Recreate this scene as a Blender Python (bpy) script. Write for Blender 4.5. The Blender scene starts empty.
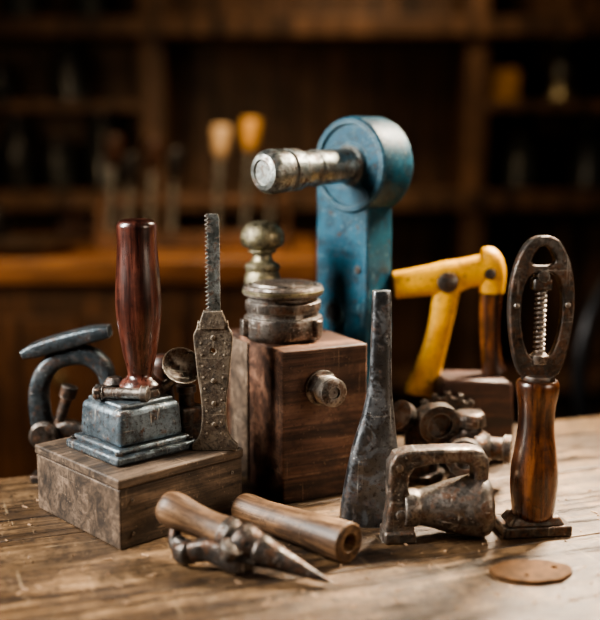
import bpy, bmesh, math, random
from mathutils import Vector, Matrix, Euler
random.seed(7)
S=0.01; TZ=0.75
scene=bpy.context.scene
R=math.radians

# ------------------------------------------------------------ materials
def newmat(name):
    m=bpy.data.materials.new(name); m.use_nodes=True
    nt=m.node_tree; b=nt.nodes['Principled BSDF']
    return m,nt,b
def N(nt,t,**k):
    n=nt.nodes.new(t)
    for a,v in k.items(): setattr(n,a,v)
    return n
def ramp(nt,fac,stops):
    r=N(nt,'ShaderNodeValToRGB')
    cr=r.color_ramp
    while len(cr.elements)<len(stops): cr.elements.new(0.5)
    for e,(p,c) in zip(cr.elements,stops):
        e.position=p; e.color=(c[0],c[1],c[2],1) if not isinstance(c,(int,float)) else (c,c,c,1)
    nt.links.new(fac,r.inputs[0]); return r.outputs[0]
def mix(nt,fac,a,b,blend='MIX'):
    m=N(nt,'ShaderNodeMix',data_type='RGBA',blend_type=blend)
    for i,v in ((0,fac),(6,a),(7,b)):
        if hasattr(v,'is_linked'): nt.links.new(v,m.inputs[i])
        elif i==0: m.inputs[0].default_value=v
        else: m.inputs[i].default_value=(v[0],v[1],v[2],1)
    return m.outputs[2]
def mth(nt,op,a,b=0.0,clamp=True):
    m=N(nt,'ShaderNodeMath',operation=op,use_clamp=clamp)
    for i,v in ((0,a),(1,b)):
        if hasattr(v,'is_linked'): nt.links.new(v,m.inputs[i])
        else: m.inputs[i].default_value=v
    return m.outputs[0]
def coords(nt,scale=(1,1,1),rand=False,rot=(0,0,0)):
    tc=N(nt,'ShaderNodeTexCoord'); mp=N(nt,'ShaderNodeMapping')
    mp.inputs['Scale'].default_value=scale; mp.inputs['Rotation'].default_value=rot
    nt.links.new(tc.outputs['Object'],mp.inputs[0])
    if rand:
        oi=N(nt,'ShaderNodeObjectInfo'); c=N(nt,'ShaderNodeVectorMath',operation='SCALE')
        c.inputs[0].default_value=(37,53,71); nt.links.new(oi.outputs['Random'],c.inputs['Scale'])
        nt.links.new(c.outputs[0],mp.inputs['Location'])
    return mp.outputs[0]
def noise(nt,vec,scale,detail=6,rough=.6,dist=0):
    n=N(nt,'ShaderNodeTexNoise'); n.inputs['Scale'].default_value=scale
    n.inputs['Detail'].default_value=detail; n.inputs['Roughness'].default_value=rough
    n.inputs['Distortion'].default_value=dist
    nt.links.new(vec,n.inputs['Vector']); return n.outputs['Fac']
def bump(nt,b,h,strength=.3,dist=.001):
    bp=N(nt,'ShaderNodeBump'); bp.inputs['Strength'].default_value=strength
    bp.inputs['Distance'].default_value=dist
    nt.links.new(h,bp.inputs['Height']); nt.links.new(bp.outputs[0],b.inputs['Normal'])
def edgemask(nt,rad=.0016,lo=.8,hi=.985):
    bv=N(nt,'ShaderNodeBevel'); bv.samples=4; bv.inputs[0].default_value=rad
    g=N(nt,'ShaderNodeNewGeometry'); d=N(nt,'ShaderNodeVectorMath',operation='DOT_PRODUCT')
    nt.links.new(bv.outputs[0],d.inputs[0]); nt.links.new(g.outputs['Normal'],d.inputs[1])
    mr=N(nt,'ShaderNodeMapRange'); mr.inputs[1].default_value=lo; mr.inputs[2].default_value=hi
    mr.inputs[3].default_value=1; mr.inputs[4].default_value=0
    nt.links.new(d.outputs['Value'],mr.inputs[0]); return mr.outputs[0]
def scratches(nt,density=.5):
    """thin bright lines in three directions"""
    out=None
    for rot,sc in (((.3,.5,.7),(1,.03,1)),((1.2,.2,-.6),(.03,1,1)),((.1,.9,.2),(1,1,.03))):
        v=coords(nt,sc,False,rot); n=noise(nt,v,380,2,.5)
        m=ramp(nt,n,[(.66,0),(.70,1)])
        out=m if out is None else mth(nt,'MAXIMUM',out,m)
    v=coords(nt); k=ramp(nt,noise(nt,v,55,3,.5),[(.45,0),(.6,1)])
    return mth(nt,'MULTIPLY',mth(nt,'MULTIPLY',out,k),density)
def mat_metal(name,c1,c2,rust=(.105,.045,.018),rough=.36,scale=45,rustamt=.47,metallic=1,wear=.85,wearcol=(.62,.59,.53),bmp=.55,scr=.6,grime=.72):
    m,nt,b=newmat(name); v=coords(nt)
    n1=noise(nt,v,scale,8,.65); n2=noise(nt,v,scale*2.5,8,.72,.5); n3=noise(nt,v,scale*8,5,.65); n4=noise(nt,v,scale*1.2+7,7,.7,.8)
    base=mix(nt,ramp(nt,n1,[(.38,0),(.6,1)]),c1,c2)
    rm=ramp(nt,n2,[(1-rustamt-.06,0),(1-rustamt+.06,1)])
    col=mix(nt,mth(nt,'MULTIPLY',rm,.88),base,rust)
    sp=ramp(nt,n3,[(.56,0),(.62,1)])
    col=mix(nt,mth(nt,'MULTIPLY',sp,.65),col,tuple(x*.35 for x in rust))
    gm=ramp(nt,n4,[(.50,0),(.58,1)])
    col=mix(nt,mth(nt,'MULTIPLY',gm,grime),col,(.016,.012,.009))
    col=mix(nt,scratches(nt,scr),col,wearcol)
    if wear>0:
        e=mth(nt,'MULTIPLY',edgemask(nt,.002),mth(nt,'MULTIPLY',ramp(nt,n2,[(.35,.2),(.55,1)]),wear))
        col=mix(nt,e,col,wearcol)
    nt.links.new(col,b.inputs['Base Color'])
    dirt=mth(nt,'MAXIMUM',rm,gm)
    nt.links.new(mth(nt,'MULTIPLY',mth(nt,'SUBTRACT',1.0,mth(nt,'MULTIPLY',dirt,.5)),metallic),b.inputs['Metallic'])
    nt.links.new(mth(nt,'ADD',mth(nt,'MULTIPLY',n3,.3),mth(nt,'ADD',mth(nt,'MULTIPLY',dirt,.2),rough-.15)),b.inputs['Roughness'])
    bump(nt,b,mth(nt,'ADD',mth(nt,'MULTIPLY',n2,.6),mth(nt,'MULTIPLY',n3,.4)),bmp,.0016)
    return m
def mat_paint(name,c1,c2,chip=(.30,.36,.35),rough=.34,scale=60,rust=(.06,.026,.012),dark=.75,amt=.0,spec=.5,chipamt=.85):
    m,nt,b=newmat(name); v=coords(nt)
    n1=noise(nt,v,scale*.5,6,.6); n2=noise(nt,v,scale*2.4,9,.75,.4); n3=noise(nt,v,scale*7,5,.7); n4=noise(nt,v,scale*.8,8,.72,.6)
    base=mix(nt,ramp(nt,n1,[(.32,0),(.66,1)]),c1,c2)
    sp=ramp(nt,n2,[(.625-amt,0),(.635-amt,1)]); sp2=ramp(nt,n3,[(.62-amt,0),(.65-amt,1)])
    col=mix(nt,mth(nt,'MULTIPLY',ramp(nt,n4,[(.45,0),(.60,1)]),dark),base,tuple(x*.22 for x in c1))
    col=mix(nt,mth(nt,'MULTIPLY',mth(nt,'MAXIMUM',sp,mth(nt,'MULTIPLY',sp2,.8)),chipamt),col,chip)
    col=mix(nt,mth(nt,'MULTIPLY',ramp(nt,n2,[(.385,1),(.40,0)]),.95),col,rust)
    col=mix(nt,scratches(nt,.45),col,chip)
    e=mth(nt,'MULTIPLY',edgemask(nt,.003,.6,.98),ramp(nt,n2,[(.42,.25),(.50,1)]))
    col=mix(nt,mth(nt,'MULTIPLY',e,.9),col,tuple(min(1,x*1.5) for x in chip))
    nt.links.new(col,b.inputs['Base Color'])
    nt.links.new(mth(nt,'ADD',mth(nt,'MULTIPLY',n2,.5),rough-.22),b.inputs['Roughness'])
    b.inputs['Metallic'].default_value=.0
    b.inputs['Specular IOR Level'].default_value=spec
    bump(nt,b,mth(nt,'ADD',mth(nt,'MULTIPLY',n2,.7),mth(nt,'MULTIPLY',n3,.3)),.5,.0012); return m
def mat_wood(name,cD,cM,cL,axis=2,grain=1.0,rough=.5,coat=0,rand=False,bmp=.35,along=.1,dirt=.5,ring=.12,edge=0,edgecol=(.3,.2,.13),spec=.5):
    m,nt,b=newmat(name)
    sc=[1,1,1]; sc[axis]=along
    v=coords(nt,tuple(sc),rand)
    v0=coords(nt,(1,1,1),rand)
    sc2=[1,1,1]; sc2[axis]=.03
    vf=coords(nt,tuple(sc2),rand)
    n1=noise(nt,v,70*grain,8,.65,.8); nf=noise(nt,vf,320*grain,4,.6); nd=noise(nt,v0,24*grain,8,.7,.3); ns=noise(nt,v0,220,5,.7)
    w=N(nt,'ShaderNodeTexWave',wave_type='RINGS'); w.rings_direction='XYZ'[axis]
    w.inputs['Scale'].default_value=26*grain; w.inputs['Distortion'].default_value=5
    w.inputs['Detail'].default_value=4; w.inputs['Detail Scale'].default_value=.8
    nt.links.new(v,w.inputs['Vector'])
    g=mth(nt,'ADD',mth(nt,'MULTIPLY',n1,1-ring),mth(nt,'MULTIPLY',w.outputs['Fac'],ring))
    col=ramp(nt,g,[(.36,cD),(.48,cM),(.62,cL)])
    col=mix(nt,mth(nt,'MULTIPLY',ramp(nt,nf,[(.40,1),(.5,0)]),.65),col,cD)
    col=mix(nt,mth(nt,'MULTIPLY',ramp(nt,nd,[(.46,0),(.60,1)]),dirt),col,tuple(c*.35 for c in cD))
    col=mix(nt,mth(nt,'MULTIPLY',ramp(nt,ns,[(.58,0),(.65,1)]),dirt*.8),col,tuple(c*.3 for c in cD))
    if edge>0:
        e=mth(nt,'MULTIPLY',edgemask(nt,.003,.5,.98),mth(nt,'MULTIPLY',ramp(nt,ns,[(.3,.2),(.6,1)]),edge))
        col=mix(nt,e,col,edgecol)
        col=mix(nt,scratches(nt,edge*.8),col,edgecol)
    nt.links.new(col,b.inputs['Base Color'])
    nt.links.new(mth(nt,'ADD',mth(nt,'MULTIPLY',nf,.2),mth(nt,'ADD',mth(nt,'MULTIPLY',nd,.3),rough-.25)),b.inputs['Roughness'])
    b.inputs['Coat Weight'].default_value=coat; b.inputs['Coat Roughness'].default_value=.16
    b.inputs['Specular IOR Level'].default_value=spec
    bump(nt,b,mth(nt,'ADD',mth(nt,'MULTIPLY',nf,.5),mth(nt,'MULTIPLY',mth(nt,'ADD',mth(nt,'MULTIPLY',g,.6),mth(nt,'MULTIPLY',ns,.4)),.5)),bmp,.0014)
    return m
def mat_table():
    m,nt,b=newmat('weathered_table_wood')
    v0=coords(nt,(1,1,1),True); v1=coords(nt,(.08,1,1),True); v2=coords(nt,(.02,1,1),True)
    n1=noise(nt,v1,42,9,.70,1.1); n2=noise(nt,v2,260,4,.6); st=noise(nt,v0,11,8,.70,.5); sp=noise(nt,v0,140,6,.7); sm=noise(nt,v0,34,8,.74,.3)
    col=ramp(nt,n1,[(.36,(.04,.022,.010)),(.46,(.135,.078,.037)),(.55,(.235,.143,.073)),(.66,(.35,.225,.12))])
    col=mix(nt,mth(nt,'MULTIPLY',ramp(nt,n2,[(.40,1),(.5,0)]),.65),col,(.04,.022,.011))
    col=mix(nt,mth(nt,'MULTIPLY',ramp(nt,st,[(.44,0),(.56,1)]),.65),col,(.034,.02,.011))
    col=mix(nt,mth(nt,'MULTIPLY',ramp(nt,sm,[(.50,0),(.58,1)]),.6),col,(.036,.021,.012))
    col=mix(nt,mth(nt,'MULTIPLY',ramp(nt,sp,[(.56,0),(.62,1)]),.75),col,(.016,.01,.006))
    cr_=ramp(nt,n1,[(.400,0),(.412,1),(.424,0)])
    col=mix(nt,mth(nt,'MULTIPLY',cr_,.9),col,(.01,.006,.004))
    col=mix(nt,scratches(nt,.45),col,(.46,.34,.21))
    nt.links.new(col,b.inputs['Base Color'])
    nt.links.new(mth(nt,'ADD',mth(nt,'MULTIPLY',sm,.5),.20),b.inputs['Roughness'])
    h=mth(nt,'ADD',mth(nt,'MULTIPLY',n2,.35),mth(nt,'ADD',mth(nt,'MULTIPLY',n1,.35),mth(nt,'MULTIPLY',sp,.3)))
    h=mth(nt,'SUBTRACT',h,mth(nt,'MULTIPLY',cr_,.4))
    bump(nt,b,h,.9,.003); return m
def mat_plain(name,c,rough=.6,metallic=0,n=25,spec=.5):
    m,nt,b=newmat(name); v=coords(nt); f=noise(nt,v,n,5,.6)
    nt.links.new(mix(nt,ramp(nt,f,[(.35,0),(.65,1)]),tuple(x*.6 for x in c),tuple(min(1,x*1.4) for x in c)),b.inputs['Base Color'])
    b.inputs['Roughness'].default_value=rough; b.inputs['Metallic'].default_value=metallic
    b.inputs['Specular IOR Level'].default_value=spec
    bump(nt,b,f,.15,.001); return m

M={}
M['steel']=mat_metal('old_steel',(.37,.335,.30),(.17,.15,.13))
M['steel_blue']=mat_metal('grey_steel',(.20,.25,.285),(.10,.13,.15),rough=.38,rustamt=.40,grime=.55,metallic=.85)
M['casting']=mat_metal('grey_casting',(.12,.15,.17),(.06,.075,.085),rough=.38,rustamt=.42,grime=.65,metallic=.85,wearcol=(.45,.47,.47))
M['iron']=mat_metal('dark_iron',(.14,.13,.12),(.055,.05,.046),wearcol=(.45,.42,.38))
M['bright']=mat_metal('worn_bright_steel',(.42,.45,.43),(.22,.245,.23),rough=.34,rustamt=.44,grime=.65)
M['chisel']=mat_metal('chisel_steel',(.27,.29,.31),(.15,.165,.18),rough=.32,scale=36,rustamt=.39,wearcol=(.6,.6,.58),grime=.45,bmp=.3)
M['brass']=mat_metal('aged_brass',(.38,.335,.20),(.20,.18,.12),rust=(.10,.08,.05),rough=.38,rustamt=.42,wearcol=(.7,.62,.42),grime=.6)
M['engraved']=mat_metal('engraved_worn_metal',(.22,.18,.135),(.12,.095,.07),rust=(.055,.034,.02),rough=.46,rustamt=.5,wearcol=(.55,.47,.36),metallic=.55,bmp=.9)
M['blue']=mat_paint('blue_enamel',(.0025,.048,.085),(.004,.078,.125),chip=(.22,.30,.31),spec=.35,dark=.7,rough=.42,chipamt=.75)
M['yellow']=mat_paint('yellow_enamel',(.60,.27,.006),(.76,.40,.012),chip=(.14,.06,.02),rough=.42,dark=.25,amt=.015,spec=.4)
M['black']=mat_plain('hole_shade_black',(.006,.005,.005),.8)  # near-black colour standing in for the shade inside holes
M['rosewood']=mat_wood('rosewood',(.012,.003,.002),(.065,.018,.011),(.16,.055,.036),2,1,.30,.8,dirt=.55)
M['amber']=mat_wood('varnished_amber_wood',(.014,.004,.002),(.066,.021,.007),(.19,.066,.02),2,1,.30,.8,dirt=.7)
M['block']=mat_wood('walnut_block',(.026,.012,.007),(.115,.053,.031),(.24,.125,.077),0,.8,.58,0,dirt=.6,ring=.06,edge=.8,edgecol=(.34,.22,.14),along=.09)
M['box']=mat_wood('aged_box_wood',(.026,.017,.011),(.088,.058,.037),(.19,.13,.087),0,.8,.65,0,dirt=.6,ring=.0,edge=.7,edgecol=(.32,.23,.155))
M['tan']=mat_wood('tan_handle_wood',(.045,.022,.010),(.175,.097,.049),(.32,.195,.105),2,1,.5,.0,dirt=.7,edge=.35,edgecol=(.42,.3,.18))
M['brownblock']=mat_wood('red_brown_wood',(.012,.005,.003),(.045,.016,.008),(.09,.034,.017),0,1,.5,.1)
M['table']=mat_table()
M['bench']=mat_wood('bench_orange_wood',(.09,.035,.013),(.28,.125,.045),(.45,.22,.09),0,.3,.4,.2)
M['cab']=mat_wood('cabinet_wood',(.035,.016,.008),(.11,.052,.024),(.19,.09,.042),2,.3,.5,0,rand=True)
M['shelfwood']=mat_wood('shelf_wood',(.03,.016,.009),(.115,.062,.033),(.20,.11,.06),2,.25,.55,0,rand=True)
M['wallwood']=mat_wood('wall_planks_wood',(.02,.01,.005),(.07,.035,.016),(.12,.06,.028),2,.2,.7,0,rand=True)
M['darkbits']=mat_plain('dark_oily_metal',(.03,.03,.032),.35,.6)
M['glass']=mat_plain('dusty_dark_glass',(.03,.035,.035),.2,.1)
M['yhandle']=mat_plain('yellow_ochre_handle',(.50,.29,.09),.45)
M['palehandle']=mat_plain('pale_wood_handle',(.45,.33,.20),.5)
M['ochre']=mat_plain('ochre_card',(.32,.17,.045),.7)
M['floor']=mat_plain('floor_concrete',(.06,.045,.035),.8,0,6)
M['ceil']=mat_plain('ceiling_plaster',(.10,.08,.06),.9,0,3)
M['leather']=mat_plain('rusty_bronze',(.085,.042,.017),.75,.0,90,.15)
M['chips']=mat_plain('wood_chip_pale',(.34,.22,.13),.7)

# ------------------------------------------------------------ geometry helpers
def root(name,x,y,z=0,rot=0,tilt=(0,0)):
    e=bpy.data.objects.new(name,None); scene.collection.objects.link(e)
    e.location=(x*S,y*S,TZ+z*S); e.rotation_euler=(R(tilt[0]),R(tilt[1]),R(rot)); e.empty_display_size=.02
    return e
def sub(name,parent,loc,rot=(0,0,0)):
    e=bpy.data.objects.new(name,None); scene.collection.objects.link(e); e.parent=parent
    e.location=Vector(loc)*S; e.rotation_euler=[R(a) for a in rot]; e.empty_display_size=.02
    return e
def obj(name,me,mat,parent,loc=(0,0,0),rot=(0,0,0),bevel=0,segs=3,ang=38):
    o=bpy.data.objects.new(name,me); scene.collection.objects.link(o)
    me.materials.clear(); me.materials.append(M[mat] if isinstance(mat,str) else mat)
    if parent:
        o.parent=parent; o.location=Vector(loc)*S
    else: o.location=(loc[0]*S,loc[1]*S,TZ+loc[2]*S)
    o.rotation_euler=[R(a) for a in rot]
    for p in me.polygons: p.use_smooth=True
    me.set_sharp_from_angle(angle=R(ang))
    if bevel>0:
        b=o.modifiers.new('bev','BEVEL'); b.width=bevel*S; b.segments=segs; b.limit_method='ANGLE'; b.angle_limit=R(35)
        b.harden_normals=False
    return o
def mesh(name,verts,faces,doubles=True):
    me=bpy.data.meshes.new(name); me.from_pydata([(a*S,b*S,c*S) for a,b,c in verts],[],faces)
    bm=bmesh.new(); bm.from_mesh(me)
    if doubles: bmesh.ops.remove_doubles(bm,verts=bm.verts,dist=1e-6)
    bmesh.ops.recalc_face_normals(bm,faces=bm.faces)
    bm.to_mesh(me); bm.free(); return me
def box(name,sx,sy,sz,mat,parent,loc,rot=(0,0,0),bevel=.12,segs=3,taper=1.0,warp=0):
    v=[]
    for k in (-1,1):
        t=1 if k<0 else taper
        for a,b in ((-1,-1),(1,-1),(1,1),(-1,1)):
            v.append((a*sx/2*t+random.uniform(-warp,warp),b*sy/2*t+random.uniform(-warp,warp),k*sz/2+(random.uniform(-warp,warp) if k>0 else 0)))
    f=[(0,1,2,3),(4,5,6,7),(0,1,5,4),(1,2,6,5),(2,3,7,6),(3,0,4,7)]
    return obj(name,mesh(name,v,f),mat,parent,loc,rot,bevel,segs)
def cr(pts,n=6,closed=False):
    out=[]; L=len(pts); P=[tuple(map(float,p)) for p in pts]
    rng=range(L) if closed else range(L-1)
    for i in rng:
        if closed: p0,p1,p2,p3=P[i-1],P[i],P[(i+1)%L],P[(i+2)%L]
        else: p0,p1,p2,p3=P[max(i-1,0)],P[i],P[i+1],P[min(i+2,L-1)]
        for k in range(n):
            t=k/n
            out.append(tuple(.5*((2*b)+(-a+c)*t+(2*a-5*b+4*c-d)*t*t+(-a+3*b-3*c+d)*t**3) for a,b,c,d in zip(p0,p1,p2,p3)))
    if not closed: out.append(P[-1])
    return out
def lathe(name,prof,mat,parent,loc=(0,0,0),rot=(0,0,0),n=48,sm=0,bevel=0,cap=True,ang=38,sx=1,sy=1):
    if sm: prof=cr(prof,sm)
    v=[];f=[]
    for r,z in prof:
        r=max(r,0)
        for i in range(n):
            a=2*math.pi*i/n; v.append((r*math.cos(a)*sx,r*math.sin(a)*sy,z))
    for j in range(len(prof)-1):
        for i in range(n):
            f.append((j*n+i,j*n+(i+1)%n,(j+1)*n+(i+1)%n,(j+1)*n+i))
    if cap:
        if prof[0][0]>1e-4: f.append(tuple(range(n)))
        if prof[-1][0]>1e-4: f.append(tuple((len(prof)-1)*n+i for i in range(n)))
    return obj(name,mesh(name,v,f),mat,parent,loc,rot,bevel,2,ang)
def sweep(name,pts,rad,mat,parent,loc=(0,0,0),rot=(0,0,0),up=(0,1,0),n=24,sm=6,sq=1.0,bevel=0):
    rad=[(r,r) if not isinstance(r,tuple) else r for r in rad]
    allp=[tuple(p)+tuple(r) for p,r in zip(pts,rad)]
    if sm: allp=cr(allp,sm)
    up=Vector(up); v=[];f=[]
    for i,p in enumerate(allp):
        a=Vector(allp[max(i-1,0)][:3]); b=Vector(allp[min(i+1,len(allp)-1)][:3]); t=(b-a).normalized()
        s=t.cross(up).normalized(); u=s.cross(t).normalized()
        for k in range(n):
            th=2*math.pi*k/n; c,sn=math.cos(th),math.sin(th)
            c=math.copysign(abs(c)**sq,c); sn=math.copysign(abs(sn)**sq,sn)
            v.append(tuple(Vector(p[:3])+s*c*p[3]+u*sn*p[4]))
    for j in range(len(allp)-1):
        for i in range(n): f.append((j*n+i,j*n+(i+1)%n,(j+1)*n+(i+1)%n,(j+1)*n+i))
    f.append(tuple(range(n))); f.append(tuple((len(allp)-1)*n+i for i in range(n)))
    return obj(name,mesh(name,v,f),mat,parent,loc,rot,bevel,2)
def prism(name,outer,holes,thick,mat,parent,loc=(0,0,0),rot=(0,0,0),bevel=.08):
    cu=bpy.data.curves.new(name,'CURVE'); cu.dimensions='2D'; cu.fill_mode='BOTH'
    for pl in [outer]+list(holes):
        sp=cu.splines.new('POLY'); sp.points.add(len(pl)-1)
        for q,(a,b) in zip(sp.points,pl): q.co=(a*S,b*S,0,1)
        sp.use_cyclic_u=True
    cu.extrude=max(thick/2-bevel,.001)*S; cu.bevel_depth=bevel*S; cu.bevel_resolution=2; cu.offset=-bevel*S
    co=bpy.data.objects.new(name+'_c',cu); scene.collection.objects.link(co)
    dg=bpy.context.evaluated_depsgraph_get(); dg.update()
    me=bpy.data.meshes.new_from_object(co.evaluated_get(dg)); bpy.data.objects.remove(co)
    me.transform(Matrix.Rotation(R(90),4,'X'))
    return obj(name,me,mat,parent,loc,rot,0)
def ell(cx,cz,a,b,n=28,p=1.0):
    return [(cx+a*math.copysign(abs(math.cos(t))**p,math.cos(t)),cz+b*math.copysign(abs(math.sin(t))**p,math.sin(t))) for t in [2*math.pi*i/n for i in range(n)]]
def helix(name,r,z0,z1,turns,wire,mat,parent,loc=(0,0,0),rot=(0,0,0)):
    pts=[];n=int(turns*16)
    for i in range(n+1):
        a=2*math.pi*i/16; pts.append((r*math.cos(a),r*math.sin(a),z0+(z1-z0)*i/n))
    return sweep(name,pts,[wire]*len(pts),mat,parent,loc,rot,up=(0,0,1),n=8,sm=0)
def hexnut(name,r,h,mat,parent,loc,rot=(0,0,0)):
    return lathe(name,[(r,0),(r,h)],mat,parent,loc,rot,n=6,bevel=.1)

# ------------------------------------------------------------ room
def slab(name,lo,hi,mat,bevel=0):
    o=box(name,hi[0]-lo[0],hi[1]-lo[1],hi[2]-lo[2],mat,None,((lo[0]+hi[0])/2,(lo[1]+hi[1])/2,(lo[2]+hi[2])/2),bevel=bevel)
    return o
slab('floor',(-250,-150,-80),(250,325,-75),'floor')
slab('wall_back',(-250,315,-75),(250,325,190),'wallwood')
slab('wall_left',(-260,-150,-75),(-250,325,190),'wallwood')
slab('wall_right',(250,-150,-75),(260,325,190),'wallwood')
slab('ceiling',(-260,-150,190),(260,325,198),'ceil')

wb=root('workbench',-58,235)
box('bench_top',124,62,5,'bench',wb,(0,0,7.3),bevel=.5)
box('cabinet_body',116,54,79.6,'cab',wb,(0,2,-35.2),bevel=.4)
for i in range(5):
    x=-46+i*23
    box('door_panel_%d'%i,21,1.4,66,'cab',wb,(x,-25.6,-36),bevel=.4)
    lathe('door_knob_%d'%i,[(.6,0),(.5,1),(1.2,1.6),(1.2,2.2),(0,2.6)],'brass',wb,(x+7,-26.2,-16),(90,0,0),n=20)
sh=root('storage_shelf',5,296,-75)
for x in (-116,-46,44,116):
    box('upright_%d'%x,6.5,26,172,'shelfwood',sh,(x,0,86),bevel=.4)
for z in (20.6,68):
    box('shelf_board_%d'%z,236,28,5.5,'shelfwood',sh,(0,-1,z+75-2.7),bevel=.4)
box('shelf_board_lower',236,28,4,'shelfwood',sh,(0,-1,40),bevel=.4)
box('top_board',240,30,4,'shelfwood',sh,(0,0,174),bevel=.4)
for z in (44,):
    box('side_shelf_l',66,26,3,'shelfwood',sh,(-81,0,z+75),bevel=.3)
    box('side_shelf_r',66,26,3,'shelfwood',sh,(80,0,z+75),bevel=.3)
for i in range(15):
    box('back_plank_%d'%i,15.6,2,168,'shelfwood',sh,(-110+i*15.8,13.5,86),bevel=.25)
jn=0
for x,z,h,r in ((-94,20.8,13,5.5),(-82,20.8,20,4.5),(-70,20.8,14,5),(-57,20.8,22,5),(-99,45.7,14,5),(-86,45.7,10,4),(-66,45.7,15,5.5),
                (-97,68.2,12,5),(-80,68.2,14,5),(-60,68.2,12,5),(64,20.8,16,5),(84,20.8,20,5),(98,20.8,13,5),(94,45.7,15,5)):
    j=sub('jar_%d'%jn,sh,(x-5,-3,z+75)); jn+=1
    lathe('jar_body',[(r*.9,0),(r,.6),(r,h*.75),(r*.7,h*.88),(r*.7,h*.92)],'glass',j,n=24)
    lathe('jar_lid',[(r*.78,h*.9),(r*.78,h),(0,h+.2)],'darkbits',j,n=24)
bx=root('cardboard_box',57,291,45.6)
box('carton',9,9,9,'ochre',bx,(0,0,4.5),bevel=.3)
lampj=sub('oil_lamp',sh,(69,-6,120.6))
lathe('font',[(4,0),(4.2,1),(3,3),(2.5,4)],'brass',lampj,n=24)
lathe('chimney',[(2.4,4),(3.6,7),(3.2,11),(1.8,15),(1.8,18)],'bright',lampj,n=24,sm=3)
rk=root('chisel_rack',-24,226,9.8)
box('rack_base',44,6,4,'cab',rk,(0,0,2),bevel=.3)
box('rack_rail',44,3,1.6,'cab',rk,(0,1,11),bevel=.3)
for sx in (-21,21): box('rack_leg_%d'%sx,1.6,3,9,'cab',rk,(sx,1,7),bevel=.2)
for x,zt,mt in ((-5,19,'darkbits'),(5.0,24.0,'palehandle'),(11.5,25.5,'yhandle'),(-10,21,'brownblock'),(17,15,'darkbits'),(-15,18,'darkbits'),(-19,22,'brownblock')):
    lathe('chisel_blade',[(.9,0),(.9,zt-7)],'bright',rk,(x,0,3.5),(0,4,0),n=12)
    lathe('chisel_handle',[(.9,zt-7),(1.7,zt-5.5),(2.2,zt-2),(2.0,zt),(0,zt+.3)],mt,rk,(x,0,3.5),(0,4,0),n=20,sm=3)
pn=root('metal_pan',-58,216,9.8)
lathe('pan',[(8,0),(10.5,2.5),(11,2.8),(10.2,2.7),(7.7,.5),(0,.5)],'steel',pn,n=32)
cn=root('oil_can',-76,240,9.8)
lathe('can_body',[(6,0),(6,5),(4,9),(1,12),(.6,19),(.4,20)],'darkbits',cn,n=28,sm=3)
bw=root('wood_plane',-50,248,9.8,20)
box('plane_body',20,6,5,'brownblock',bw,(0,0,2.5),bevel=.5)
lathe('plane_knob',[(1,5),(.9,6),(1.8,8),(1.2,9.6),(0,9.9)],'brownblock',bw,(-6,0,0),n=20,sm=3)
sweep('plane_tote',[(6,0,5),(6.5,0,8),(5,0,11)],[(1.2,.9),(1,.8),(1.2,.9)],'brownblock',bw)
wh=root('hand_wheel',76,195,-40,25)
sweep('rim',[(26*math.cos(2*math.pi*i/32),0,26*math.sin(2*math.pi*i/32)+31) for i in range(33)],[1.6]*33,'darkbits',wh,up=(0,1,0),sm=0,n=12)
for i in range(5):
    a=2*math.pi*i/5
    sweep('spoke_%d'%i,[(3*math.cos(a),0,3*math.sin(a)+31),(25.5*math.cos(a),0,25.5*math.sin(a)+31)],[1.1,.9],'darkbits',wh,sm=0,n=10)
lathe('hub',[(4,-3),(4,3)],'darkbits',wh,(0,0,31),(90,0,0),n=24,bevel=.4)
box('stand',8,14,36,'darkbits',wh,(0,4,-17),bevel=.5)
box('axle_bracket',5,6,32,'darkbits',wh,(0,6,15),bevel=.5)
lathe('axle',[(1.5,0),(1.5,8)],'darkbits',wh,(0,8,31),(90,0,0),n=16)

# ------------------------------------------------------------ table
ta=math.degrees(math.atan2(23,64))
tb=root('wooden_table',-28,95.5,0,ta)
W=[17,15,18,16,17,15]; yy=0
for i,w in enumerate(W):
    box('plank_%d'%i,230,w-.16,4,'table',tb,(55,-yy-w/2,-2),bevel=.18)
    yy+=w
for a,b in ((-54,-6),(164,-6),(-54,-92),(164,-92)):
    box('leg_%d_%d'%(a,b),7,7,71,'box',tb,(a,b,-39.5),bevel=.4)
box('apron_back',212,3,10,'box',tb,(55,-6,-9),bevel=.2)
box('apron_front',212,3,10,'box',tb,(55,-92,-9),bevel=.2)

# ------------------------------------------------------------ left box
cb=root('wooden_box',-14.4,86.0,0,43)
box('body',12.8,13.5,5.1,'box',cb,(0,0,2.55),bevel=.15)
box('lid',13.0,13.7,.85,'box',cb,(0,0,5.55),bevel=.16)
for i,(x,y) in enumerate(((-5.2,-6.77),(5.2,-6.77))):
    for z in (1.2,4.0): lathe('nail_%d_%d'%(i,z),[(.16,-.05),(.16,.05),(0,.08)],'iron',cb,(x,y,z),(90,0,0),n=10)

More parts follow.
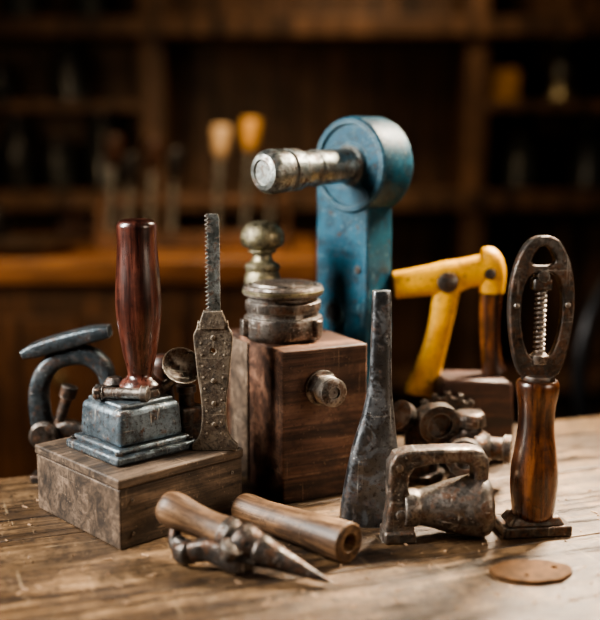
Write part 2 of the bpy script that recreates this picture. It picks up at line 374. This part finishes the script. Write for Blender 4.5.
hp=root('hand_stamp_press',-14.9,85.6,5.98,43)
box('flange',8.4,8.4,.8,'steel_blue',hp,(0,0,.4),bevel=.25)
box('flange_step',7.4,7.4,.5,'steel_blue',hp,(0,0,1.0),bevel=.2)
box('head_block',6.7,6.7,3.2,'steel_blue',hp,(0,0,2.8),bevel=.55,segs=4,taper=.94)
box('top_plate',5.4,5.4,.5,'steel_blue',hp,(0,0,4.5),bevel=.2)
for a,b in ((-3.6,-3.6),(3.6,-3.6),(3.6,3.6),(-3.6,3.6)):
    lathe('screw',[(.35,.75),(.35,1.0),(.2,1.1),(0,1.1)],'iron',hp,(a,b,0),n=14)
lathe('ferrule',[(1.95,0),(2.0,.3),(1.85,.7),(1.55,.8),(1.5,1.0)],'iron',hp,(.9,-.3,4.7),n=40)
lathe('handle',[(1.8,0),(1.9,.25),(1.65,.6),(1.15,1.1),(1.2,1.8),(1.5,3.2),(1.82,5.2),(2.0,7.2),(1.96,9),(1.82,11),(1.72,12.6),(1.74,13.8),(1.72,14.3),(1.45,14.65),(.8,14.8),(0,14.85)],'rosewood',hp,(.9,-.3,5.4),n=56,sm=5,ang=60)
lathe('cross_bolt',[(.0,-2.4),(.5,-2.35),(.62,-2.0),(.62,-1.5),(.5,-1.45),(.5,1.8),(.7,1.85),(.7,2.4),(.5,2.55),(0,2.6)],'steel',hp,(-1.6,-.9,5.35),(0,90,-50),n=28)
hexnut('bolt_head',.8,.6,'iron',hp,(-3.0,.8,5.35),(0,90,-50))
sweep('lever_arm',[(1.8,-.5,4.9),(2.8,-1.0,5.2),(3.7,-1.5,5.9)],[(.4,.4),(.5,.4),(.5,.4)],'steel',hp,sm=5)
lathe('lever_bowl',[(0,-.75),(.7,-.65),(1.25,-.3),(1.6,.2),(1.7,.5),(1.6,.55),(1.3,.2),(.7,-.2),(0,-.3)],'steel',hp,(4.2,-1.7,6.9),(62,12,-20),n=40,sx=1.12,sy=1.0,sm=2,ang=60)
lathe('pivot_knob',[(.9,0),(1.0,.5),(1.0,1.0),(.6,1.5),(0,1.6)],'iron',hp,(-.6,1.6,4.7),n=28)

kb=root('iron_latch_block',-10.3,88.3,5.98,43)
box('latch_base',2.6,2.2,3.2,'iron',kb,(0,0,1.6),bevel=.3)
lathe('latch_pin',[(.7,0),(.7,1.2),(.9,1.3),(.9,1.9),(0,2.1)],'iron',kb,(0,0,3.1),n=24)
kb2=root('wooden_peg',-12.6,90.2,5.98)
lathe('peg',[(1.1,0),(1.2,2),(.9,4.5),(1.3,6),(1.3,6.8),(.8,7.4),(0,7.5)],'brownblock',kb2,n=32,sm=3)

# arched iron bracket
br=root('cast_iron_bracket',-21.9,94.2,0)
box('foot_plate',8.6,2.2,.8,'iron',br,(0,0,.4),bevel=.2)
sweep('arch',[(-2.3,0,.6),(-2.8,0,4.0),(-3.3,0,7.2),(-3.1,0,10.0),(-1.6,0,12.0),(1.0,0,12.6),(2.8,0,11.6),(3.4,0,9.6),(3.4,0,5),(3.3,0,.6)],
      [(.9,1.0),(1.05,1.0),(1.0,1.0),(.9,1.0),(.9,1.0),(.95,1.0),(.9,1.0),(.7,.95),(.65,.95),(.7,1.0)],'casting',br,sq=.6,up=(0,1,0))
sweep('top_rail',[(-4.6,0,12.7),(-3.4,0,13.1),(-1,0,13.8),(2,0,14.6),(3.7,0,14.9)],[(.4,1.1),(.7,1.3),(.8,1.35),(.75,1.3),(.55,1.1)],'casting',br,sq=.4)
lathe('clamp_bolt',[(.55,0),(.55,4.4),(.8,4.5),(.8,5.6),(0,5.8)],'iron',br,(-2.0,-.2,4.2),(0,18,0),n=24)
lathe('pivot_boss',[(0,-1.5),(1.2,-1.45),(1.45,-1.2),(1.45,1.2),(1.2,1.45),(0,1.5)],'iron',br,(-2.7,-.1,4.8),(90,0,0),n=32)
sweep('lower_jaw',[(-2.6,0,4.0),(-1.0,-.1,5.2),(.8,0,5.0),(2.9,0,5.6)],[(.9,.9),(1.0,.9),(.8,.9),(.8,.8)],'iron',br,sq=.7)

# saw / rasp
sw=root('keyhole_saw',-7.5,84.85,5.98)
hw=[(1.95,0),(2.0,.5),(1.55,1.0),(1.2,1.8),(1.05,3.4),(1.15,5),(1.35,6.4),(1.5,8),(1.66,9.6),(1.66,10.4),(1.4,10.9),(1.3,11.5)]
hs=cr(hw,4); out=[(a,b) for a,b in hs]+[(-a,b) for a,b in reversed(hs)]
prism('handle',out,[ell(0,8.9,.22,.22,16)],.75,'engraved',sw,bevel=.12)
for i in range(9):
    for s in (-1,1):
        zz=1.6+i*1.0; xx=.62+.045*max(0,i-2)*1.6
        lathe('stud_%d_%d'%(i,s),[(.10,0),(.09,.04),(0,.06)],'engraved',sw,(s*xx,-.37,zz),(90,0,0),n=10)
for z in (2.4,4.3,6.3,10.1):
    lathe('rivet_%d'%int(z*10),[(.22,0),(.22,.06),(.14,.1),(0,.11)],'engraved',sw,(0,-.36,z),(90,0,0),n=16)
bl=[(.62,10.2),(.62,20.3),(.45,20.7),(-.45,20.7)]
z=20.5
while z>11.8:
    bl+= [(-.66,z),(-.36,z-.16)]; z-=.36
bl+=[(-.55,10.2)]
prism('blade',bl,[],.22,'bright',sw,(.05,0,0),bevel=.02)
prism('collar',[(-1.1,10.8),(1.1,10.8),(1.15,11.4),(.8,12.4),(-.8,12.4),(-1.15,11.4)],[],.95,'engraved',sw,bevel=.12)

# ------------------------------------------------------------ central block
bk=root('wooden_block',-.58,95.1,0,27)
box('body',8.8,13,14.25,'block',bk,(0,0,7.125),bevel=.18,segs=3)
box('side_batten',.35,4.2,13.6,'box',bk,(-4.5,2.9,7.0),bevel=.1)
fb=sub('bolt_assembly',bk,(-.5,-6.45,10.6))
lathe('washer',[(1.55,0),(1.65,.1),(1.65,.3),(1.5,.4)],'steel',fb,(0,0,0),(90,0,0),n=36)
hexnut('nut',1.5,.75,'steel',fb,(0,-.35,0),(90,0,0))
pr=[(1.15,1.0)]
for i in range(5): pr+=[(1.32,1.1+i*.22),(1.2,1.21+i*.22)]
pr+=[(1.3,2.2),(1.3,2.5),(1.0,2.65),(.55,2.65),(.5,2.4),(0,2.4)]
lathe('stud',pr,'steel',fb,(0,0,0),(90,0,0),n=32)

jr=root('screw_cap_clamp',-1.63,94.3,14.22)
lathe('canister',[(3.4,0),(3.6,.15),(3.75,.35),(3.8,.6),(3.8,1.9),(3.7,2.15),(3.45,2.25),(3.4,2.5),(3.4,2.7),(3.55,2.8),(3.6,3.0),(3.6,3.6),(3.45,3.75),(3.25,3.85),(3.25,4.05),(3.6,4.15),(3.8,4.3),(3.82,4.9),(3.7,5.1),(3.3,5.2),(3.2,5.05),(3.0,5.05),(2.9,5.35),(2.3,5.4),(0,5.45)],'steel',jr,n=64,ang=30)
for i in range(3):
    a=R(-35+i*120); box('lug_%d'%i,1.1,.9,1.6,'steel',jr,(3.75*math.cos(a),3.75*math.sin(a),1.3),(0,0,math.degrees(a)),bevel=.15)
lathe('rim_band',[(3.78,4.4),(3.87,4.45),(3.87,4.75),(3.78,4.8)],'brass',jr,n=64,cap=False)

bv=root('brass_valve',-3.75,99.3,14.22)
lathe('stem',[(1.4,0),(1.4,3.6),(1.75,3.8),(1.85,4.6),(1.8,5.2),(1.6,5.8),(1.75,6.1),(1.75,6.5),(1.1,6.9),(.95,7.3),(1.0,7.7),(1.3,7.9)],'brass',bv,n=40,ang=40)
lathe('knob',[(1.1,7.6),(1.45,7.85),(1.3,8.05),(1.9,8.3),(2.15,8.8),(2.17,9.4),(2.0,9.9),(1.55,10.5),(.9,10.8),(0,10.9)],'brass',bv,n=40,sm=4,ang=50)

# ------------------------------------------------------------ blue press
bp=root('blue_bench_press',5.6,103.9,0,-45)
box('column',7.1,4.0,28.5,'blue',bp,(0,0,14.25),bevel=.28,segs=3)
box('foot',7.5,4.4,1.4,'blue',bp,(0,0,.7),bevel=.25)
lathe('head_drum',[(0,-2.1),(2.1,-2.1),(2.2,-1.95),(4.0,-2.0),(4.15,-2.4),(4.6,-2.4),(4.8,-2.15),(4.87,-1.7),(4.87,1.7),(4.7,2.15),(4.4,2.3),(0,2.3)],'blue',bp,(1.25,0,30.5),(-90,0,0),n=72,ang=28)
pp=sub('spindle',bp,(1.25,-1.9,30.5),(92.5,0,0))
prs=[(1.95,0),(2.0,.5),(1.75,.7),(1.7,.9),(1.7,5.0),(1.8,5.1),(1.8,5.5),(1.7,5.6),(1.7,7.4),(1.9,7.6),(2.0,7.8),(2.05,9.2),(1.9,9.35),(1.9,9.55),(2.05,9.7),(2.1,11.2),(2.0,11.7),(1.65,12.1),(1.2,12.2),(1.15,12.0),(0,12.0)]
lathe('spindle_shaft',prs,'bright',pp,n=48,ang=30)
lathe('column_bore_ring',[(1.0,-.05),(1.0,.18),(1.35,.18),(1.5,.0),(1.5,-.05)],'blue',bp,(-.9,-2.0,15.3),(90,0,0),n=36,cap=False)
lathe('column_bore_shade',[(1.05,-.02),(1.05,.03),(0,.03)],'black',bp,(-.9,-2.0,15.3),(90,0,0),n=32)  # flat disc on the uncut column, the hole's shade painted black
for z in (20,6): lathe('column_screw_%d'%z,[(.4,0),(.4,.12),(.3,.2),(0,.2)],'iron',bp,(2.4,-2.0,z),(90,0,0),n=20)

# ------------------------------------------------------------ chisel
ch=root('steel_wedge_chisel',6.35,83.0,0)
sweep('blade',[(0,0,0),(0,0,.5),(.0,0,2),(.0,0,4.2),(.1,0,6.6),(.3,0,9),(.42,0,11.2),(.48,0,13),(.5,0,16),(.5,0,20.0),(.5,0,20.2)],
      [(2.9,1.3),(2.95,1.35),(2.75,1.25),(2.4,1.15),(2.0,1.05),(1.5,.9),(1.12,.8),(.95,.74),(.87,.7),(.8,.66),(.65,.52)],'chisel',ch,up=(0,1,0),n=48,sq=.6)

# ------------------------------------------------------------ hand clamp
hc=root('iron_hand_clamp',11.1,79.6,0,6)
fr=[(-4.4,0),(-1.7,0),(-1.75,1.5),(-1.9,3),(-2.3,4.6),(-2.25,5.6),(-1.8,6.3),(-.5,6.6),(1.6,6.65),(2.9,6.5),(3.2,5.8),(3.2,4.3),(4.3,4.3),(4.45,5.6),(4.4,6.9),(3.9,7.6),(3.0,7.85),(0,7.9),(-2.3,7.85),(-3.4,7.5),(-3.9,6.6),(-3.95,5),(-3.9,3.2),(-4.15,1.6)]
prism('frame',fr,[],1.9,'steel',hc,bevel=.28)
lathe('barrel',[(1.5,-2.6),(1.6,-2.4),(1.6,-1.6),(1.5,-1.3),(1.7,-.4),(2.05,.8),(2.35,2.0),(2.55,3.0),(2.68,3.8),(2.6,4.3),(2.3,4.6),(1.9,4.7),(1.8,4.5),(0,4.5)],'steel',hc,(0,0,2.70),(0,90,0),n=56,sm=4,ang=45)
box('jaw',2.6,2.6,1.0,'steel',hc,(-3.0,0,.5),bevel=.2)
lathe('pivot',[(.45,0),(.45,.15),(.3,.25),(0,.25)],'steel',hc,(-2.9,-.95,2.4),(90,0,0),n=24)
lathe('pivot_top',[(.3,0),(.3,.12),(0,.16)],'steel',hc,(-3.1,-.95,6.4),(90,0,0),n=20)

# ------------------------------------------------------------ right standing tool
rt=root('hand_screw_clamp',19.7,80.9,0,6)
box('foot',5.9,3.2,1.0,'iron',rt,(0,0,.5),bevel=.2)
box('foot_step',4.9,2.9,.8,'iron',rt,(0,0,1.3),bevel=.2,taper=.8)
lathe('handle',[(1.55,1.4),(1.75,1.7),(1.85,2.6),(1.98,4.2),(1.95,5.6),(1.75,7.2),(1.55,8.6),(1.48,9.8),(1.55,11),(1.72,12.0),(1.78,12.7),(1.65,13.15),(1.3,13.3)],'amber',rt,n=56,sm=5,ang=60)
lathe('ferrule',[(1.35,13.1),(1.4,13.3),(1.3,13.6),(.9,13.7)],'iron',rt,n=36)
half=[(.9,13.4),(1.6,13.7),(2.1,14.8),(2.45,16.4),(2.7,18.4),(2.72,20.3),(2.5,22),(2.0,23.6),(1.3,24.7),(.5,25.15)]
hs=cr(half,5); out=[(a,b) for a,b in hs]+[(-a,b) for a,b in reversed(hs)]
ih=cr([(0,15.0),(.9,15.3),(1.45,16.6),(1.72,18.4),(1.68,20.2),(1.3,21.6),(.75,22.1),(0,22.2),(-.75,22.1),(-1.3,21.6),(-1.68,20.2),(-1.72,18.4),(-1.45,16.6),(-.9,15.3)],4,True)
th=cr([(0,22.75),(.75,22.8),(1.0,23.2),(.5,24.1),(0,24.35),(-.5,24.1),(-1.0,23.2),(-.75,22.8)],4,True)
prism('frame',out,[ih,th],.9,'iron',rt,bevel=.16)
lathe('screw_rod',[(.3,14.2),(.3,22.4)],'steel',rt,n=16)
helix('screw_thread',.38,15.4,20.6,13,.13,'steel',rt)
box('nut_block',1.6,1.1,1.0,'iron',rt,(0,0,21.2),bevel=.2)
lathe('nut_ring',[(0,-.65),(.5,-.6),(.5,.6),(0,.65)],'iron',rt,(0,0,21.9),(90,0,0),n=20)
lathe('lower_collar',[(.7,14.6),(.75,14.8),(.75,15.3),(.5,15.5)],'steel',rt,n=24)
for s in (-2.15,2.15): lathe('frame_rivet_%d'%s,[(.25,0),(.2,.12),(0,.16)],'steel',rt,(s,-.44,19.5),(90,0,0),n=14)

# ------------------------------------------------------------ yellow brace + support block
sb=root('wooden_rest_block',18.0,102.0,0,8)
prism('body',[(-3.7,0),(-2.4,0),(-2.0,1.6),(-.8,2.6),(.8,2.6),(2.0,1.6),(2.4,0),(3.7,0),(3.8,4),(3.5,8.2),(3.0,8.6),(-1.0,8.9),(-3.4,8.9),(-4.1,8.2),(-4.3,6.5),(-3.8,4)],[],5.0,'brownblock',sb,bevel=.3)
yb=root('yellow_hand_brace',14.6,102.6,8.6,0)
sweep('body',[(-4.9,0,9.6),(-3.2,0,9.8),(-1.2,0,10.1),(.6,0,10.3),(2.4,0,10.8),(4.0,0,11.1),(5.0,0,11.2)],[(1.45,1.0),(1.5,1.1),(1.65,1.2),(1.85,1.2),(1.6,1.15),(1.65,1.2),(1.6,1.2)],'yellow',yb,n=28)
sweep('grip',[(.6,0,9.8),(.4,0,7.9),(0,0,5.4),(-.6,0,2.8),(-1.2,0,.6),(-1.6,0,-1.5),(-1.7,0,-2.1)],[(1.5,1.0),(1.35,1.0),(1.25,.95),(1.3,.95),(1.5,1.0),(1.95,1.1),(1.8,.9)],'yellow',yb,n=28)
sweep('arm',[(5.0,0,12.0),(5.2,0,10),(5.1,0,7),(5.2,0,4),(5.5,0,1.5),(5.8,0,.3)],[(1.35,1.1),(1.35,1.1),(1.1,1.0),(1.0,.9),(1.1,1.0),(1.3,1.1)],'amber',yb,n=28)
sweep('arm_cap',[(4.2,0,12.3),(4.8,0,12.2),(5.2,0,10.8),(5.2,0,8.8)],[(1.0,1.0),(1.4,1.25),(1.45,1.2),(1.3,1.15)],'yellow',yb,n=28)
lathe('pivot_nut',[(1.1,0),(1.1,.3),(.6,.55),(0,.55)],'iron',yb,(.5,-1.1,10.0),(90,0,0),n=20)
lathe('pivot_nut_b',[(.6,0),(.6,.3),(0,.45)],'iron',yb,(4.8,-1.1,10.9),(90,0,0),n=20)

# ------------------------------------------------------------ fittings cluster
pf=root('pipe_elbow_fitting',12.0,95.2,0,20)
sweep('elbow',[(0,0,0),(0,0,2.5),(0,-.2,4.6),(.2,-1.3,6.0),(.5,-2.6,6.3)],[1.7,1.7,1.75,1.75,1.7],'iron',pf,up=(1,0,0),n=32)
lathe('flange',[(2.2,0),(2.3,.3),(2.3,.7),(1.8,.9)],'iron',pf,n=36)
lathe('mouth',[(1.7,0),(2.0,.1),(2.0,1.1),(1.7,1.2),(1.2,1.2),(1.15,.6),(0,.6)],'iron',pf,(.45,-2.2,6.25),(97,0,-12),n=36)
lathe('side_boss',[(1.2,0),(1.2,1.4),(1.5,1.5),(1.5,2.3),(1.1,2.4),(0,2.4)],'iron',pf,(-.9,.2,5.6),(0,-60,20),n=28)
pf2=root('valve_fitting',16.3,93.4,0,-15)
lathe('base',[(1.9,0),(2.0,.4),(1.4,.9),(1.3,1.6),(2.2,2.6),(2.5,3.6),(2.2,4.7),(1.3,5.3),(1.1,5.8),(1.5,5.9),(1.5,6.9),(1.0,7.2),(0,7.2)],'iron',pf2,n=36,sm=2)
lathe('port',[(1.4,0),(1.5,1.9),(1.8,2.0),(1.8,2.9),(1.4,3.0),(.95,3.0),(.9,2.5),(0,2.5)],'iron',pf2,(0,-1.0,3.6),(90,0,0),n=32)
lathe('port_side',[(1.1,0),(1.1,2.0),(1.4,2.1),(1.4,2.7),(1.0,2.8),(0,2.8)],'iron',pf2,(1.3,0,3.7),(0,90,0),n=32)
gr=root('iron_gear',14.9,98.35,0)
go=[]
for i in range(18):
    a=2*math.pi*i/18
    for da,r in ((-.11,3.45),(-.06,3.95),(.06,3.95),(.11,3.45)): go.append((r*math.cos(a+da+.1745),3.95+r*math.sin(a+da+.1745)))
prism('gear_wheel',go,[ell(0,3.95,.7,.7,20)]+[ell(2.1*math.cos(t),3.95+2.1*math.sin(t),.6,.6,14) for t in (.3,1.87,3.44,5.01)],.7,'iron',gr,bevel=.08)

# ------------------------------------------------------------ foreground awl
A=Vector((-10.8,76.4,3.95)); B=Vector((2.3,69.8,.42)); d=(B-A); L=d.length
aw=root('wood_handled_awl',A.x,A.y,A.z)
q=d.to_track_quat('Z','Y'); aw.rotation_mode='QUATERNION'; aw.rotation_quaternion=q
lathe('handle',[(0,-.25),(.9,-.2),(1.25,.1),(1.42,.7),(1.4,1.6),(1.25,2.8),(1.2,4.2),(1.3,5.4),(1.35,5.9),(1.1,6.1)],'tan',aw,n=44,sm=4,ang=60)
lathe('ferrule',[(1.35,5.6),(1.42,5.7),(1.42,6.4),(1.25,6.6),(1.2,7.0)],'iron',aw,n=40)
lathe('socket',[(1.2,6.8),(1.45,7.1),(1.5,7.8),(1.35,8.4),(1.2,8.8),(1.28,9.0),(1.2,9.4),(.95,10.5),(.65,12.2),(.35,13.8),(.08,L),(0,L+.05)],'iron',aw,n=40,sm=3,ang=45)
ga=sub('awl_guard',aw,(0,0,0))
inv=(Matrix.Translation(Vector((A.x*S,A.y*S,TZ+A.z*S)))@q.to_matrix().to_4x4()).inverted()
ga.matrix_parent_inverse=inv; ga.location=(0,0,TZ+.001)
sweep('guard_arm',[(-9.6,74.6,1.4),(-8.4,73.6,1.2),(-7.0,73.2,1.5),(-5.8,72.6,1.3),(-4.6,71.9,1.0),(-3.4,71.6,.9)],[(.55,.7),(.65,.8),(.75,.95),(.8,1.0),(.75,.9),(.45,.5)],'iron',ga,up=(0,0,1),n=24,sq=.8)
lathe('guard_knob',[(0,-.9),(.7,-.8),(.95,-.4),(.95,.4),(.7,.8),(0,.9)],'iron',ga,(-8.9,73.9,1.0),(80,0,40),n=28,sm=2)
lathe('guard_pivot',[(0,-.6),(.85,-.55),(.95,-.3),(.95,.5),(.6,.7),(0,.75)],'steel',ga,(-5.2,72.1,1.9),(25,0,40),n=28)
lathe('guard_pin',[(.4,0),(.4,1.9)],'steel',ga,(-7.2,73.3,1.6),(-35,0,-25),n=16)
sweep('guard_hook',[(-9.8,75.6,2.5),(-9.9,74.9,1.6),(-9.3,74.2,.7),(-8.2,73.6,.5)],[.5,.5,.5,.4],'iron',ga,up=(0,0,1),n=16)

A2=Vector((-5.2,82.8,1.42)); B2=Vector((3.9,74.4,1.62)); d2=B2-A2; L2=d2.length
wh2=root('wooden_tool_handle',A2.x,A2.y,A2.z); wh2.rotation_mode='QUATERNION'; wh2.rotation_quaternion=d2.to_track_quat('Z','Y')
lathe('grip',[(0,-.1),(.8,-.05),(1.25,.2),(1.4,.7),(1.38,1.6),(1.3,3),(1.35,5),(1.45,7.5),(1.55,9.8),(1.62,L2-.4),(1.6,L2-.1),(1.45,L2)],'tan',wh2,n=48,sm=3,ang=50,cap=False)
lathe('end_ring',[(1.45,L2),(.78,L2),(.7,L2-.15),(.68,L2-1.5)],'tan',wh2,n=48,cap=False)
lathe('bore_shade',[(.69,L2-1.3),(0,L2-1.3)],'black',wh2,n=32,cap=False)  # recess floor coloured black to stand in for its inner shade

sc=root('bronze_offcut',17.7,72.3,.0,6)
pts=[]
for i in range(18):
    a=2*math.pi*i/18; rr=1+random.uniform(-.07,.06)
    pts.append((3.2*rr*math.cos(a),2.0*rr*math.sin(a)))
pts=cr(pts,3,True)
o=prism('plate',pts,[ell(1.9,.3,.25,.25,12),ell(-.7,-.9,.18,.18,12)],.35,'leather',sc,(0,0,.175),(-90,0,0),bevel=.06)
vs=[];fs=[]
def blocked(x,y):
    return ((x+14)**2+(y-85.6)**2<9.5**2) or ((x+.6)**2+(y-95)**2<9**2) or ((x-5.6)**2+(y-104)**2<6**2)
for i in range(340):
    x=random.uniform(-27,34); y=random.uniform(66,95)
    if blocked(x,y): continue
    a=random.uniform(0,6.28); l=random.choice([.06,.1,.15,.22,.4]) ; w=random.uniform(.03,.09); h=random.uniform(.02,.07)
    c,s=math.cos(a),math.sin(a); k=len(vs)
    for zz in (0,h):
        for p,q_ in ((-l,-w),(l,-w*.6),(l*.9,w),(-l*.8,w*.7)):
            vs.append((x+p*c-q_*s,y+p*s+q_*c,zz+.005+(h*1.2 if zz and p>0 else 0)))
    fs+=[(k,k+1,k+2,k+3),(k+4,k+5,k+6,k+7),(k,k+1,k+5,k+4),(k+1,k+2,k+6,k+5),(k+2,k+3,k+7,k+6),(k+3,k,k+4,k+7)]
obj('wood_chips',mesh('wood_chips',vs,fs,False),'chips',None)

# ------------------------------------------------------------ lights
def area(name,loc,target,size,power,col,sy=None,spread=180):
    l=bpy.data.lights.new(name,'AREA'); l.energy=power; l.color=col; l.size=size
    if sy: l.shape='RECTANGLE'; l.size_y=sy
    l.spread=R(spread)
    o=bpy.data.objects.new(name,l); scene.collection.objects.link(o)
    o.location=(loc[0]*S,loc[1]*S,TZ+loc[2]*S)
    t=Vector((target[0]*S,target[1]*S,TZ+target[2]*S))
    o.rotation_euler=(t-o.location).to_track_quat('-Z','Y').to_euler(); return o
area('window_light',(-80,68,60),(2,96,14),.24,7.2,(1.0,.96,.90),.5,80)
area('overhead_lamp',(50,125,70),(20,88,0),.24,8.5,(1.0,.85,.66),None,62)
area('warm_shelf_fill',(22,245,120),(10,305,40),.25,7,(1.0,.72,.45))  # added fill without a fixture, makes the shelf's back panel glow
area('warm_bench_fill',(-12,185,78),(-14,218,14),.2,3.2,(1.0,.70,.42),None,110)  # unseen added light that brightens the bench and back wall
area('cabinet_fill',(-75,120,45),(-50,205,-8),.3,2.4,(1.0,.70,.42),None,110)  # added off-frame fill to lift the cabinet front out of black
area('right_fill_light',(75,35,45),(8,88,8),.4,1.2,(1.0,.82,.65),None,100)
w=bpy.data.worlds.new('world'); scene.world=w; w.use_nodes=True
w.node_tree.nodes['Background'].inputs[0].default_value=(.6,.6,.62,1); w.node_tree.nodes['Background'].inputs[1].default_value=.03
try: scene.view_settings.look='AgX - Medium High Contrast'
except Exception as e: print(e)

# ------------------------------------------------------------ camera
c=bpy.data.cameras.new('camera'); co=bpy.data.objects.new('camera',c); scene.collection.objects.link(co)
co.location=(0,0,TZ+.32); co.rotation_euler=(R(90-9.09),0,0)
c.sensor_fit='HORIZONTAL'; c.sensor_width=36; c.lens=60; c.clip_start=.01
c.dof.use_dof=True; c.dof.focus_distance=.865; c.dof.aperture_fstop=2.4
scene.camera=co
